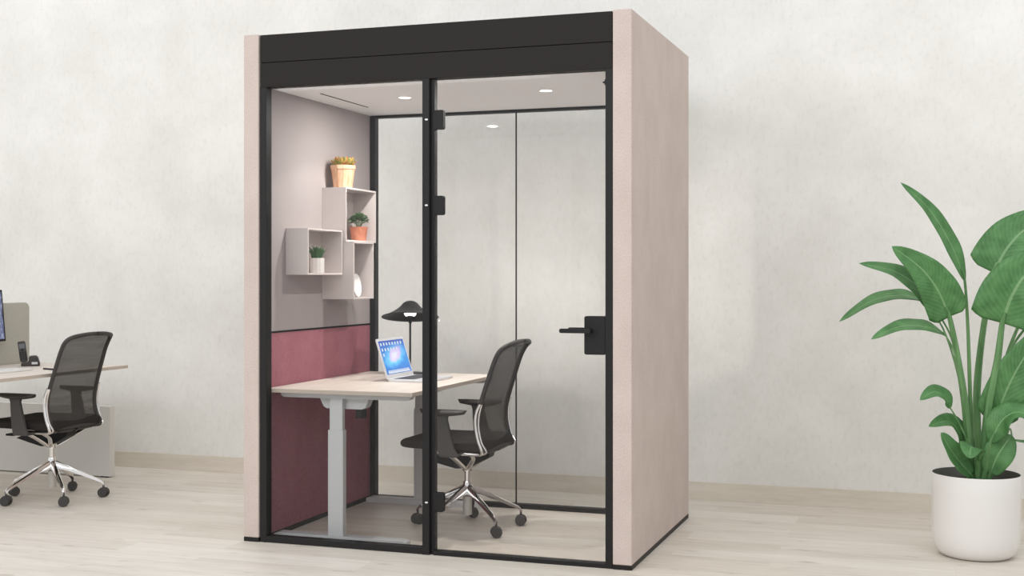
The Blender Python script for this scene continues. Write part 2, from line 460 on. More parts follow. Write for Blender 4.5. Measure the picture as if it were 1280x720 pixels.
shelf('highest pale wall box shelf with leafy terracotta pot inside and peach pot on top', 0.654, 1.030, 1.479, 1.768, 0.230)
shelf('tall narrow pale wall box shelf with a white dish inside', 0.656, 0.906, 1.171, 1.4785, 0.274)

# big peach pot with succulent
t = thing('potted_succulent', 'peach faceted pot with a yellow-green succulent on top of the highest box shelf', 'potted plant', (0.168, 0.742, 1.7684))
bm = bmesh.new()
lathe(bm, [(0, 0), (0.050, 0), (0.064, 0.100), (0.064, 0.100), (0.0675, 0.101), (0.069, 0.122), (0.064, 0.122), (0.060, 0.108), (0, 0.108)], 12)
link('pot', bm, M['peachpot'], t)
bm = bmesh.new()
def petal(bm, c, ang, el, ln, wd, th=0.3, curl=0.3):
    d = Vector((math.cos(ang), math.sin(ang), 0)); s = Vector((-math.sin(ang), math.cos(ang), 0)); rows = []
    for i in range(6):
        u = i / 5; e = el + curl * u
        p = Vector(c) + d * (ln * u * math.cos(e)) + Vector((0, 0, ln * u * math.sin(e)))
        w = wd * math.sin(PI * min(1, 0.12 + 0.88 * u)) ** 0.7 if u < 1 else 0.0004
        rows.append([bm.verts.new(p - s * w), bm.verts.new(p - Vector((0, 0, w * th))), bm.verts.new(p + s * w), bm.verts.new(p + Vector((0, 0, w * th * 0.4)))])
    for a, b in zip(rows, rows[1:]):
        for k in range(4): bm.faces.new((a[k], a[(k + 1) % 4], b[(k + 1) % 4], b[k]))
for (cx, cy) in ((0, 0), (0.032, 0.012), (-0.03, 0.018), (0.008, -0.034), (-0.02, -0.02), (0.03, -0.02)):
    for ring, (nn, e, l) in enumerate(((9, 0.35, 0.060), (9, 0.75, 0.056), (6, 1.2, 0.044))):
        for k in range(nn):
            petal(bm, (cx, cy, 0.117), 2 * PI * k / nn + ring * 0.4 + random.uniform(-.1, .1), e, l * random.uniform(0.9, 1.15), 0.0080, 0.5)
link('succulent', bm, M['succulent'], t, smooth=True)

# terracotta pot with bushy plant
t = thing('potted_leafy_plant', 'small terracotta pot with bushy variegated leaves inside the highest box shelf', 'potted plant', (0.166, 0.942, 1.4885)); t.scale = (1.17, 1.17, 1.08)
bm = bmesh.new(); lathe(bm, [(0, 0), (0.034, 0), (0.041, 0.062), (0.043, 0.062), (0.044, 0.072), (0.040, 0.072), (0.037, 0.064), (0, 0.064)], 32)
link('pot', bm, M['terracotta'], t, smooth=True)
def leaf_quad(bm, uvl, c, d, nrm, ln, wd):
    d = d.normalized(); s = d.cross(nrm).normalized(); rows = []
    for i, (u, w) in enumerate(((0, 0.1), (0.3, 0.9), (0.6, 1.0), (0.85, 0.6), (1, 0.05))):
        p = c + d * (ln * u) - Vector((0, 0, ln * 0.35 * u * u))
        rows.append([(bm.verts.new(p - s * (wd * w)), 0, u), (bm.verts.new(p + nrm * (-0.12 * wd * w)), .5, u), (bm.verts.new(p + s * (wd * w)), 1, u)])
    for a, b in zip(rows, rows[1:]):
        for k in range(2):
            q = (a[k], a[k + 1], b[k + 1], b[k])
            f = bm.faces.new([x[0] for x in q])
            for lp, x in zip(f.loops, q): lp[uvl].uv = (x[1], x[2])
bm = bmesh.new(); uvl = bm.loops.layers.uv.new()
for k in range(260):
    a = random.uniform(0, 2 * PI); e = random.uniform(-0.15, 1.4); r = random.uniform(0.018, 0.039)
    c = Vector((r * math.cos(a) * math.cos(e) , r * math.sin(a) * math.cos(e), 0.098 + 1.05 * r * math.sin(e)))
    d = Vector((math.cos(a) * math.cos(e), math.sin(a) * math.cos(e), 0.3 + math.sin(e)))
    leaf_quad(bm, uvl, c, d, Vector((random.uniform(-.5, .5), random.uniform(-.5, .5), 1)).normalized(), random.uniform(0.014, 0.02), random.uniform(0.006, 0.009))
link('foliage', bm, M['smallleaf'], t, smooth=True)
bm = bmesh.new()
for k in range(12):
    a = 2 * PI * k / 12; tube(bm, [(0.006 * math.cos(a), 0.006 * math.sin(a), 0.062), (0.014 * math.cos(a), 0.014 * math.sin(a), 0.085), (0.03 * math.cos(a), 0.03 * math.sin(a), 0.112)], 0.0012, 5)
link('stems', bm, M['stemgreen'], t)

# small white pot with grass
t = thing('potted_grass', 'little white ribbed pot with green grass in the nearest box shelf', 'potted plant', (0.152, 0.470, 1.3105)); t.scale = (1.28, 1.28, 1.02)
bm = bmesh.new(); rings = []
for (r, z) in ((0.0, 0), (0.0285, 0), (0.030, 0.004), (0.030, 0.076), (0.027, 0.076), (0.0265, 0.066), (0, 0.066)):
    rings.append((r, z))
lathe(bm, rings, 48)
for vtx in bm.verts:
    if vtx.co.xy.length > 0.0295:
        a = math.atan2(vtx.co.y, vtx.co.x); k = 1 + 0.035 * math.cos(12 * a); vtx.co.x *= k; vtx.co.y *= k
link('pot', bm, M['potwhite'], t, smooth=True)
bm = bmesh.new()
for k in range(150):
    a = random.uniform(0, 2 * PI); r = random.uniform(0, 0.018); l = random.uniform(0.045, 0.078); sp = random.uniform(0.004, 0.030)
    b = Vector((r * math.cos(a), r * math.sin(a), 0.064)); d = Vector((math.cos(a), math.sin(a), 0))
    tube(bm, [b, b + d * sp * 0.35 + Vector((0, 0, l * 0.6)), b + d * sp + Vector((0, 0, l))], [0.0018, 0.0017, 0.0004], 4)
link('grass_tuft', bm, M['grass'], t)

# dish standing on edge
bm = bmesh.new()
rot = Matrix.Rotation(math.radians(6), 4, 'Z') @ Matrix.Rotation(math.radians(83), 4, 'Y')
lathe(bm, [(0, 0), (0.026, 0.0), (0.030, -0.002), (0.050, 0.010), (0.062, 0.020), (0.063, 0.0215), (0.0615, 0.022), (0.049, 0.0135), (0.028, 0.004), (0, 0.004)], 40, (0.205, 0.797, 1.2425), mtx=rot)
tag(link('dish', bm, M['plate'], smooth=True), 'white round dish standing on edge in the tall narrow box shelf', 'dish')

# ------------------------------------------------------------------ sit-stand desk in the booth
def desk(name, label, x0, x1, y0, y1, legs, foot=True):
    d = thing(name, label, 'desk', (x0, y0, 0))
    o = lambda a: (a[0] - x0, a[1] - x0, a[2] - y0, a[3] - y0, a[4], a[5])
    bm = bmesh.new(); box(bm, *o((x0, x1, y0, y1, 0.7245, 0.744)))
    bm.faces.ensure_lookup_table()
    for f in bm.faces:
        n = f.normal if f.normal.length else Vector(); f.normal_update()
        if abs(f.normal.z) < 0.5: f.material_index = 1
    link('desktop', bm, [M['desk'], M['desk_edge']], d, bev=0.001)
    for (ya, yb) in legs:
        yc = (ya + yb) / 2
        xa = x0 + 0.303
        bm = bmesh.new(); box(bm, *o((xa + 0.006, xa + 0.076, ya + 0.006, yb - 0.004, 0.54, 0.70)))
        lg = link('leg_column', bm, M['legmetal'], d, bev=0.003)
        boxobj('outer_sleeve', o((xa, xa + 0.082, ya, yb, 0.028, 0.545)), M['legmetal'], lg, 0.003)
        bm = bmesh.new(); pts = [(x0 + 0.012, 0), (x0 + 0.72, 0), (x0 + 0.72, 0.024), (x0 + 0.70, 0.031), (x0 + 0.03, 0.031), (x0 + 0.012, 0.024)]
        prism(bm, [(p[0] - x0, p[1]) for p in pts], ya - 0.012 - y0, yb + 0.014 - y0, 'Y')
        link('foot', bm, M['legmetal'], d, bev=0.002)
        bm = bmesh.new(); pts = [(0.045, 0.7245), (0.745, 0.7245), (0.740, 0.706), (0.72, 0.699), (0.065, 0.699), (0.05, 0.706)]
        prism(bm, pts, ya - 0.004 - y0, yb + 0.004 - y0, 'Y')
        link('bracket', bm, M['legmetal'], d, bev=0.001)
    # crossbeam with splayed motor housing ends
    ya, yb = legs[0][1] + 0.004, legs[-1][0] - 0.004
    bm = bmesh.new()
    pts = [(0.24, 0.7245), (0.50, 0.7245), (0.50, 0.69), (0.485, 0.655), (0.465, 0.645), (0.275, 0.645), (0.258, 0.655), (0.24, 0.69)]
    prism(bm, pts, ya - y0, ya + 0.060 - y0, 'Y'); link('motor_housing', bm, M['legmetal'], d, bev=0.002)
    bm = bmesh.new(); prism(bm, pts, yb - 0.060 - y0, yb - y0, 'Y'); link('motor_housing', bm, M['legmetal'], d, bev=0.002)
    bm = bmesh.new(); box(bm, 0.30, 0.36, ya + 0.060 - y0, yb - 0.060 - y0, 0.685, 0.7245)
    link('crossbeam', bm, M['legmetal'], d, bev=0.002)
    return d
desk1 = desk('standing_desk', 'pale wood topped height-adjustable desk inside the booth', 0.0925, 0.868, 0.062, 1.244, [(0.120, 0.158), (1.175, 1.213)])
boxobj('control_box', (0.430, 0.462, 0.105, 0.165, 0.600, 0.648), M['black'], desk1, 0.002)

# laptop
lap = thing('laptop', 'open silver laptop with blue screen on the booth desk', 'laptop', (0.492, 0.776, 0.744))
bm = bmesh.new(); prism(bm, rrect(0.235, 0.345, 0.014, 5, 0.1175, 0), 0.001, 0.014, 'Z')
base = link('base', bm, M['silver'], lap, bev=0.002)
bm = bmesh.new()
for r in range(6):
    for k in range(14):
        ky = -0.150 + k * 0.0215; kx = 0.030 + r * 0.0185
        if r == 5 and 4 <= k <= 8:
            if k == 4: box(bm, kx, kx + 0.016, ky, ky + 0.0195 + 4 * 0.0215, 0.0140, 0.0150)
            continue
        box(bm, kx, kx + 0.016, ky, ky + 0.0195, 0.0140, 0.0150)
box(bm, 0.026, 0.144, -0.153, 0.153, 0.0138, 0.0143)
link('keyboard', bm, M['keys'], base)
bm = bmesh.new(); prism(bm, rrect(0.07, 0.105, 0.004, 3, 0.190, 0), 0.0139, 0.0145, 'Z'); link('touchpad', bm, M['legmetal'], base)
tilt = Matrix.Translation((0.004, 0, 0.010)) @ Matrix.Rotation(math.radians(-18), 4, 'Y')
bm = bmesh.new(); prism(bm, rrect(0.345, 0.222, 0.012, 5, 0, 0.111), -0.006, 0.0, 'X', tilt)
lid = link('lid', bm, M['silver'], lap, bev=0.0015)
bm = bmesh.new(); uvl = bm.loops.layers.uv.new()
vs = [bm.verts.new(tilt @ Vector((0.0008, y, z))) for y, z in ((-0.158, 0.026), (0.158, 0.026), (0.158, 0.208), (-0.158, 0.208))]
f = bm.faces.new(vs)
for lp, uv in zip(f.loops, ((0, 0), (1, 0), (1, 1), (0, 1))): lp[uvl].uv = uv
link('display', bm, M['lapscreen'], lid)
def iq(y, z, w, h): box(bm, 0.0010, 0.0013, y, y + w, z, z + h, mtx=tilt)
for n_, z_ in ((8, 0.182), (6, 0.152), (1, 0.124)):
    for k in range(n_):
        bm = bmesh.new(); iq(-0.142 + k * 0.036, z_, 0.015, 0.015)
        link('screen_icon', bm, M['icons'], lid)
bm = bmesh.new(); iq(-0.140, 0.029, 0.278, 0.008)
for k in range(14): iq(-0.136 + k * 0.0195, 0.0372, 0.013, 0.009)
link('dock_bar', bm, M['icons'], lid)

# desk lamp
lamp = thing('desk_lamp', 'black hat-shaded table lamp standing behind the laptop', 'lamp', (0.420, 1.07, 0.744))
bm = bmesh.new(); lathe(bm, [(0, 0), (0.084, 0), (0.086, 0.003), (0.085, 0.010), (0.080, 0.013), (0, 0.0135)], 48); link('base', bm, M['black'], lamp, smooth=True)
bm = bmesh.new(); cyl(bm, (0, 0, 0.012), (0, 0, 0.300), 0.0055); link('pole', bm, M['black'], lamp, smooth=True)
bm = bmesh.new(); lathe(bm, [(0, 0.288), (0.009, 0.288), (0.010, 0.296), (0.016, 0.298), (0.016, 0.326), (0.012, 0.330), (0, 0.330)], 24); link('socket', bm, M['black'], lamp, smooth=True)
view = Vector((0.38, -1, 0)).normalized()
ax = Vector((0, 0, 1)).cross(view)
tl = Matrix.Rotation(math.radians(-11), 4, ax)
bm = bmesh.new()
prof = [(0.160, -0.006), (0.158, -0.001), (0.135, 0.006), (0.105, 0.020), (0.075, 0.038), (0.055, 0.056), (0.042, 0.073), (0.026, 0.083), (0.012, 0.087), (0, 0.088)]
inner = [(0, 0.083), (0.024, 0.078), (0.038, 0.068), (0.050, 0.052), (0.071, 0.033), (0.102, 0.015), (0.135, 0.001), (0.157, -0.007), (0.160, -0.006)]
lathe(bm, inner + prof, 64, (0, 0, 0.326), mtx=tl); link('lamp_shade', bm, M['black'], lamp, smooth=True)
bm = bmesh.new(); lathe(bm, [(0, 0.012 - 0.018), (0.027, 0.012 - 0.018), (0.032, 0.0), (0.042, 0.028), (0.042, 0.036), (0, 0.036)], 32, (0, 0, 0.334), mtx=tl); link('glowing_diffuser', bm, M['bulb'], lamp, smooth=True)

# dark pen on the desk beyond the laptop
def pen(loc, rz, label):
    p = thing('pen', label, 'pen', loc, None, rz)
    bm = bmesh.new(); lathe(bm, [(0, -0.060), (0.0042, -0.057), (0.005, -0.05), (0.005, 0.052), (0.004, 0.056), (0, 0.057)], 16, (0, 0, 0.005), mtx=Matrix.Rotation(PI / 2, 4, 'Y')); link('barrel', bm, M['black'], p, smooth=True)
    bm = bmesh.new(); lathe(bm, [(0, 0), (0.0008, 0.0), (0.0038, 0.012), (0, 0.012)], 12, (0.057, 0, 0.005), mtx=Matrix.Rotation(-PI / 2, 4, 'Y') @ Matrix.Translation((0, 0, -0.012))); link('nib', bm, M['silver'], p)
    return p

# ------------------------------------------------------------------ task chair (faces -X)
chair = thing('task_chair', 'black mesh-back task chair with chrome base inside the booth', 'office chair', (0.92, 0.655, 0))
HW = 0.210
prof = [(0.172, 0.425), (0.150, 0.475), (0.134, 0.54), (0.136, 0.61), (0.158, 0.69), (0.190, 0.79), (0.218, 0.87), (0.240, 0.915)]
def path_side(s):
    return [(x, s * HW * (1 - 0.06 * max(0, (z - 0.6) / 0.35)), z) for x, z in prof]
left = path_side(-1); right = path_side(1)
top = [(0.262, -0.187, 0.940), (0.282, -0.160, 0.953), (0.284, -0.09, 0.960), (0.282, 0, 0.963), (0.284, 0.09, 0.960), (0.282, 0.160, 0.953), (0.262, 0.187, 0.940)]
bott = [(0.160, 0.17, 0.418), (0.165, 0, 0.416), (0.160, -0.17, 0.418)]
loop = catmull(left + top + right[::-1] + bott, 5, closed=True)
bm = bmesh.new(); tube(bm, loop, 0.0120, 10, closed=True, flat=1.0)
# soft curled lip along the top
tube(bm, catmull([(0.278, -0.176, 0.949), (0.297, -0.10, 0.961), (0.299, 0, 0.965), (0.297, 0.10, 0.961), (0.278, 0.176, 0.949)], 6), [0.007] + [0.0115] * 23 + [0.007], 10)
bf = link('backrest_frame', bm, M['plastic'], chair, smooth=True)
# mesh panel
bm = bmesh.new(); rows = []
side = catmull([(x, 0, z) for x, z in prof] + [(0.272, 0, 0.952)], 4)
for p in side:
    row = []
    hw = HW * (1 - 0.06 * max(0, (p.z - 0.6) / 0.35))
    if p.z > 0.925: hw *= max(0.86, 1 - (p.z - 0.925) * 5.0)
    for k in range(13):
        u = -1 + 2 * k / 12
        sag = 0.022 * (1 - u * u)
        row.append(bm.verts.new((p.x + sag * (0.35 if p.z > 0.93 else 1), u * hw, p.z + (0.006 * (1 - u * u) if p.z > 0.94 else 0))))
    rows.append(row)
for a, b in zip(rows, rows[1:]):
    for k in range(12): bm.faces.new((a[k], a[k + 1], b[k + 1], b[k]))
link('mesh_panel', bm, M['mesh'], bf, smooth=True)
# seat
bm = bmesh.new()
nx, ny = 15, 13
def seatpt(i, j, topside):
    u = -1 + 2 * i / (nx - 1); v = -1 + 2 * j / (ny - 1)
    # squircle plan
    uu = u * math.sqrt(1 - (0.16 if u < 0 else 0.05) * v * v); vv = v * math.sqrt(1 - 0.16 * u * u)
    x = -0.06 + 0.248 * uu; y = 0.236 * vv
    e = max(abs(u), abs(v))
    edge = max(0, (e - 0.75) / 0.25) ** 2
    zt = 0.474 + 0.008 * v * v + 0.006 * max(0, u) - 0.014 * edge
    zb = 0.422 + 0.010 * edge - 0.018 * max(0, u - 0.2)
    return (x, y, zt if topside else zb)
T = [[bm.verts.new(seatpt(i, j, True)) for j in range(ny)] for i in range(nx)]
B = [[bm.verts.new(seatpt(i, j, False)) for j in range(ny)] for i in range(nx)]
for i in range(nx - 1):
    for j in range(ny - 1):
        bm.faces.new((T[i][j], T[i + 1][j], T[i + 1][j + 1], T[i][j + 1])); bm.faces.new((B[i][j], B[i][j + 1], B[i + 1][j + 1], B[i + 1][j]))
for i in range(nx - 1):
    for j in (0, ny - 1): bm.faces.new((T[i][j], T[i + 1][j], B[i + 1][j], B[i][j]))
for j in range(ny - 1):
    for i in (0, nx - 1): bm.faces.new((T[i][j], T[i][j + 1], B[i][j + 1], B[i][j]))
so = link('seat', bm, M['seatfab'], chair, smooth=True)
sd = so.modifiers.new('sub', 'SUBSURF'); sd.levels = 1; sd.render_levels = 1
for s in (-1, 1):
    bm = bmesh.new()
    # chrome spine: up the outside of the back frame, a foot under the seat edge
    sp = catmull([(0.152, s * 0.224, 0.662), (0.131, s * 0.226, 0.61), (0.129, s * 0.227, 0.55), (0.143, s * 0.227, 0.48), (0.160, s * 0.224, 0.432), (0.150, s * 0.215, 0.413), (0.09, s * 0.205, 0.410), (-0.04, s * 0.200, 0.414), (-0.06, s * 0.198, 0.416)], 6)
    tube(bm, sp, 0.0100, 10, flat=0.8)
    tube(bm, catmull([(0.160, s * 0.222, 0.66), (0.146, s * 0.224, 0.60), (0.146, s * 0.226, 0.54), (0.162, s * 0.226, 0.47), (0.184, s * 0.222, 0.428), (0.160, s * 0.214, 0.411)], 6), 0.0045, 8)
    link('back_support', bm, M['chrome'], chair, smooth=True)
bm = bmesh.new()
for s in (-1, 1):
    tube(bm, catmull([(-0.035, s * 0.198, 0.412), (-0.025, s * 0.12, 0.372), (-0.004, s * 0.04, 0.318), (0.0, s * 0.012, 0.308)], 6), 0.012, 10, up=Vector((1, 0, 0)), flat=1.3)
    tube(bm, catmull([(0.095, s * 0.20, 0.408), (0.075, s * 0.12, 0.372), (0.02, s * 0.04, 0.318), (0.0, s * 0.012, 0.308)], 6), 0.010, 10, up=Vector((1, 0, 0)), flat=1.3)
cyl(bm, (0, 0, 0.296), (0, 0, 0.325), 0.026)
link('seat_fork', bm, M['chrome'], chair, smooth=True)
bm = bmesh.new()
pts = [(-0.225, 0.350), (-0.21, 0.354), (-0.12, 0.392), (0.0, 0.412), (0.14, 0.410), (0.13, 0.372), (0.07, 0.340), (0.0, 0.312), (-0.05, 0.308), (-0.13, 0.326)]
prism(bm, pts, -0.042, 0.042, 'Y')
cyl(bm, (-0.09, -0.19, 0.392), (-0.09, 0.19, 0.392), 0.006, n=10)
prism(bm, rrect(0.06, 0.012, 0.005, 4, -0.12, 0.392), -0.215, -0.17, 'Y')
link('tilt_mechanism', bm, M['black'], chair, bev=0.006)
bm = bmesh.new(); cyl(bm, (0, 0, 0.22), (0, 0, 0.30), 0.0145)
link('gas_lift', bm, M['chrome'], chair, smooth=True)
bm = bmesh.new(); cyl(bm, (0, 0, 0.070), (0, 0, 0.165), 0.0235)
link('lift_housing', bm, mat('lift_grey', srgb(190, 187, 180), 0.4, 0.3), chair, smooth=True)
for s in (-1, 1):
    bm = bmesh.new()
    pts = [(-0.084, 0.612), (0.006, 0.612), (-0.002, 0.600), (-0.005, 0.585), (0.016, 0.50), (0.033, 0.44), (0.053, 0.402), (-0.050, 0.402), (-0.059, 0.44), (-0.065, 0.50), (-0.070, 0.585), (-0.076, 0.602)]
    prism(bm, pts, s * 0.262 - 0.011, s * 0.262 + 0.011, 'Y')
    a0, a1 = sorted((s * 0.19, s * 0.272)); box(bm, -0.048, 0.045, a0, a1, 0.398, 0.414)
    ar = link('armrest', bm, M['armplastic'], chair, bev=0.005)
    bm = bmesh.new(); px_, rz_ = [], []
    for i in range(15):
        u = i / 14; x = -0.153 + 0.248 * u; e_ = min(u, 1 - u) * 2
        r_ = 0.0165 * (min(1, e_ / 0.16 + 0.04)) ** 0.5 * (0.66 + 0.34 * min(1, e_ * 1.5)); rz_.append(r_); px_.append((x, s * 0.262, 0.635 - r_))
    tube(bm, px_, rz_, 16, flat=2.5)
    link('arm_pad', bm, M['plastic'], ar, smooth=True)
bm = bmesh.new(); lathe(bm, [(0, 0.170), (0.020, 0.170), (0.024, 0.178), (0.023, 0.212), (0.022, 0.236), (0.019, 0.243), (0, 0.243)], 32)
hub = link('base_hub', bm, M['chrome'], chair, smooth=True)
for k in range(5):
    a = math.radians(33 + 72 * k); R = Matrix.Rotation(a, 4, 'Z')
    bm = bmesh.new()
    # tapered channel-shaped leg sloping down to the caster
    secs = [(0.010, 0.205, 0.015, 0.024), (0.08, 0.180, 0.0150, 0.015), (0.17, 0.140, 0.0135, 0.011), (0.245, 0.106, 0.012, 0.009), (0.272, 0.093, 0.011, 0.009), (0.288, 0.074, 0.008, 0.008)]
    rings = []
    for (r, z, hw, hh) in secs:
        ring = []
        for (dy, dz) in ((-hw, -hh), (-hw * 0.9, hh * 0.5), (-hw * 0.45, hh), (hw * 0.45, hh), (hw * 0.9, hh * 0.5), (hw, -hh), (hw * 0.5, -hh * 0.8), (-hw * 0.5, -hh * 0.8)):
            ring.append(bm.verts.new(R @ Vector((r, dy, z + dz))))
        rings.append(ring)
    for A, Bq in zip(rings, rings[1:]):
        for q in range(8): bm.faces.new((A[q], A[(q + 1) % 8], Bq[(q + 1) % 8], Bq[q]))
    bm.faces.new(rings[0]); bm.faces.new(rings[-1])
    lg = link('base_leg', bm, M['chrome'], chair, smooth=True)
    bm = bmesh.new()
    sw = math.radians((8, 34, 62, 12, 28)[k])
    Rw = Matrix.Translation(R @ Vector((0.284, 0, 0))) @ Matrix.Rotation(sw, 4, 'Z')
    def wpt(mtx, y0, y1, r, cz):
        n = 20
        prfl = [(r * 0.55, y0), (r * 0.93, y0), (r, y0 + (y1 - y0) * 0.2), (r, y0 + (y1 - y0) * 0.8), (r * 0.93, y1), (r * 0.55, y1)]
        rg = [[bm.verts.new(mtx @ Vector((rr * math.cos(2 * PI * i / n), yy, cz + rr * math.sin(2 * PI * i / n)))) for i in range(n)] for rr, yy in prfl]
        for A, Bq in zip(rg, rg[1:]):
            for i in range(n): bm.faces.new((A[i], A[(i + 1) % n], Bq[(i + 1) % n], Bq[i]))
        bm.faces.new(rg[0]); bm.faces.new(rg[-1])
    wpt(Rw, -0.026, -0.005, 0.0275, 0.0275); wpt(Rw, 0.005, 0.026, 0.0275, 0.0275)
    # hood and stem
    arc = [Rw @ Vector((0.026 * math.cos(t_), 0, 0.0275 + 0.026 * math.sin(t_))) for t_ in [math.radians(d_) for d_ in (10, 50, 90, 130, 170)]]
    tube(bm, arc, 0.006, 8)
    cyl(bm, Rw @ Vector((0, 0, 0.045)), Rw @ Vector((0, 0, 0.080)), 0.006, n=10)
    cyl(bm, Rw @ Vector((0, -0.02, 0.0275)), Rw @ Vector((0, 0.02, 0.0275)), 0.007, n=10)
    link('caster', bm, M['rubber'], lg, smooth=True)

chair2 = copy_tree(chair)
chair2.location = (-1.665, 0.670, 0)
chair2['label'] = 'black mesh-back task chair with chrome base at the desk left of the booth'
for c in (chair, chair2): c['group'] = 'black mesh-back task chairs'

# ------------------------------------------------------------------ left workstation
x0 = -2.262
dk = thing('workstation_desk', 'pale wood topped work desk cut off by the left picture edge', 'desk', (x0, -0.18, 0))
bm = bmesh.new(); box(bm, 0, -1.540 - x0, 0, 1.399, 0.7245, 0.744)
for f in bm.faces:
    f.normal_update()
    if abs(f.normal.z) < 0.5: f.material_index = 1
link('desktop', bm, [M['desk'], M['desk_edge']], dk, bev=0.001)
boxobj('underframe', (0.10, 0.40, 0.10, 1.00, 0.706, 0.7245), M['legmetal'], dk)
for xx in (0.10, 0.60):
    boxobj('leg', (xx, xx + 0.05, 0.04, 0.08, 0, 0.7245), M['legmetal'], dk)
# second desk behind the divider
x1 = -3.06
dk2 = thing('workstation_desk', 'far work desk behind the grey divider screen, mostly outside the left picture edge', 'desk', (x1, -0.18, 0))
bm = bmesh.new(); box(bm, 0, 0.75, 0, 1.399, 0.7245, 0.744)
link('desktop', bm, [M['desk']], dk2, bev=0.001)
for yy in (0.04,):
    boxobj('leg', (0.60, 0.65, yy, yy + 0.04, 0, 0.7245), M['legmetal'], dk2)
    boxobj('leg', (0.06, 0.11, yy, yy + 0.04, 0, 0.7245), M['legmetal'], dk2)
bm = bmesh.new()
pts = [(-0.18, 0.66), (1.212, 0.66), (1.212, 1.085)] + [(1.172 + 0.04 * math.cos(a), 1.087 + 0.04 * math.sin(a)) for a in [math.radians(q) for q in range(10, 90, 16)]] + [(1.172, 1.127), (-0.18, 1.127)]
prism(bm, pts, -2.300, -2.274, 'X')
box(bm, -2.296, -2.278, -0.10, -0.06, 0, 0.66)
tag(link('divider_screen', bm, M['grey_felt'], bev=0.004), 'grey felt divider screen with rounded corner rising behind the monitor', 'divider screen')

mon = thing('monitor', 'thin black framed monitor at the left picture edge', 'monitor', (-2.195, 0.620, 0.744))
tm = Matrix.Translation((0, 0, 0.160)) @ Matrix.Rotation(math.radians(-5.5), 4, 'Y')
bm = bmesh.new(); prism(bm, rrect(0.57, 0.315, 0.004, 3, 0, 0.150), -0.016, 0.0, 'X', tm)
hs = link('housing', bm, M['black'], mon, bev=0.002)
bm = bmesh.new(); box(bm, 0.0003, 0.0012, -0.272, 0.272, 0.006, 0.296, mtx=tm); link('display', bm, M['monscreen'], hs)
bm = bmesh.new(); box(bm, -0.034, -0.020, -0.03, 0.03, 0.008, 0.25); box(bm, -0.034, -0.006, -0.03, 0.03, 0.235, 0.25); link('stand', bm, M['plastic'], mon, bev=0.002)
bm = bmesh.new(); prism(bm, rrect(0.13, 0.22, 0.02, 5, -0.005, 0), 0, 0.008, 'Z'); link('stand_base', bm, M['plastic'], mon, bev=0.001)

kb = thing('keyboard', 'flat white keyboard on the left work desk', 'keyboard', (-1.865, 0.43, 0.744))
bm = bmesh.new(); prism(bm, rrect(0.15, 0.46, 0.012, 4, 0, 0), 0, 0.010, 'Z'); kk = link('tray', bm, M['white'], kb, bev=0.002)
bm = bmesh.new()
for r in range(6):
    for k in range(20): box(bm, -0.066 + r * 0.0222, -0.047 + r * 0.0222, -0.22 + k * 0.0221, -0.201 + k * 0.0221, 0.010, 0.0125)
link('keys', bm, M['plate'], kb)

cr = thing('charging_cradle', 'dark grey cordless phone cradle on the left work desk', 'phone cradle', (-2.050, 0.950, 0.744))
bm = bmesh.new()
pts = [(-0.054, 0), (0.054, 0), (0.055, 0.012), (0.043, 0.056), (0.030, 0.064), (-0.006, 0.062), (-0.010, 0.026), (-0.052, 0.022)]
Rc = Matrix.Rotation(math.radians(37), 4, 'Z')
prism(bm, pts, -0.035, 0.035, 'Y', Rc)
link('cradle_body', bm, M['plastic'], cr, bev=0.006)
bm = bmesh.new(); box(bm, 0.008, 0.042, -0.0362, -0.0348, 0.012, 0.026, mtx=Rc); link('logo_plate', bm, M['legmetal'], cr)
hsn = thing('cordless_handset', 'slim dark cordless handset standing in the cradle', 'phone', (-2.050, 0.950, 0.744), rz=math.radians(37))
Th = Matrix.Translation((-0.036, -0.003, 0.027)) @ Matrix.Rotation(math.radians(-8), 4, 'Y') @ Matrix.Rotation(math.radians(-6), 4, 'X')
bm = bmesh.new(); prism(bm, rrect(0.044, 0.126, 0.010, 5, 0, 0.063), -0.012, 0.012, 'Y', Th); hb = link('handset_body', bm, M['plastic'], hsn, bev=0.004)
bm = bmesh.new(); box(bm, -0.017, 0.017, -0.0132, -0.0118, 0.082, 0.110, mtx=Th); link('screen', bm, M['lcd'], hsn)
bm = bmesh.new()
for r in range(4):
    for k in range(3): box(bm, -0.018 + k * 0.0130, -0.009 + k * 0.0130, -0.0134, -0.0118, 0.012 + r * 0.013, 0.021 + r * 0.013, mtx=Th)
cyl(bm, Th @ Vector((0, -0.0118, 0.071)), Th @ Vector((0, -0.0142, 0.071)), 0.007)
link('keypad', bm, M['black'], hsn)
pen((-1.725, 0.720, 0.744), math.radians(-15), 'dark pen lying on the left work desk near the chair back')

# low panel behind the left desk
cb = thing('low_partition', 'low light grey panel standing on the floor behind the left task chair', 'low partition', (-2.5, 1.423, 0)); cb['kind'] = 'thing'
boxobj('panel', (-0.9, 0.6765, 0, 0.050, 0.008, 0.457), M['partition'], cb, 0.002)
for xx in (-0.85, 0.60):
    boxobj('glide', (xx, xx + 0.05, 0.004, 0.046, 0, 0.008), M['black'], cb, 0)

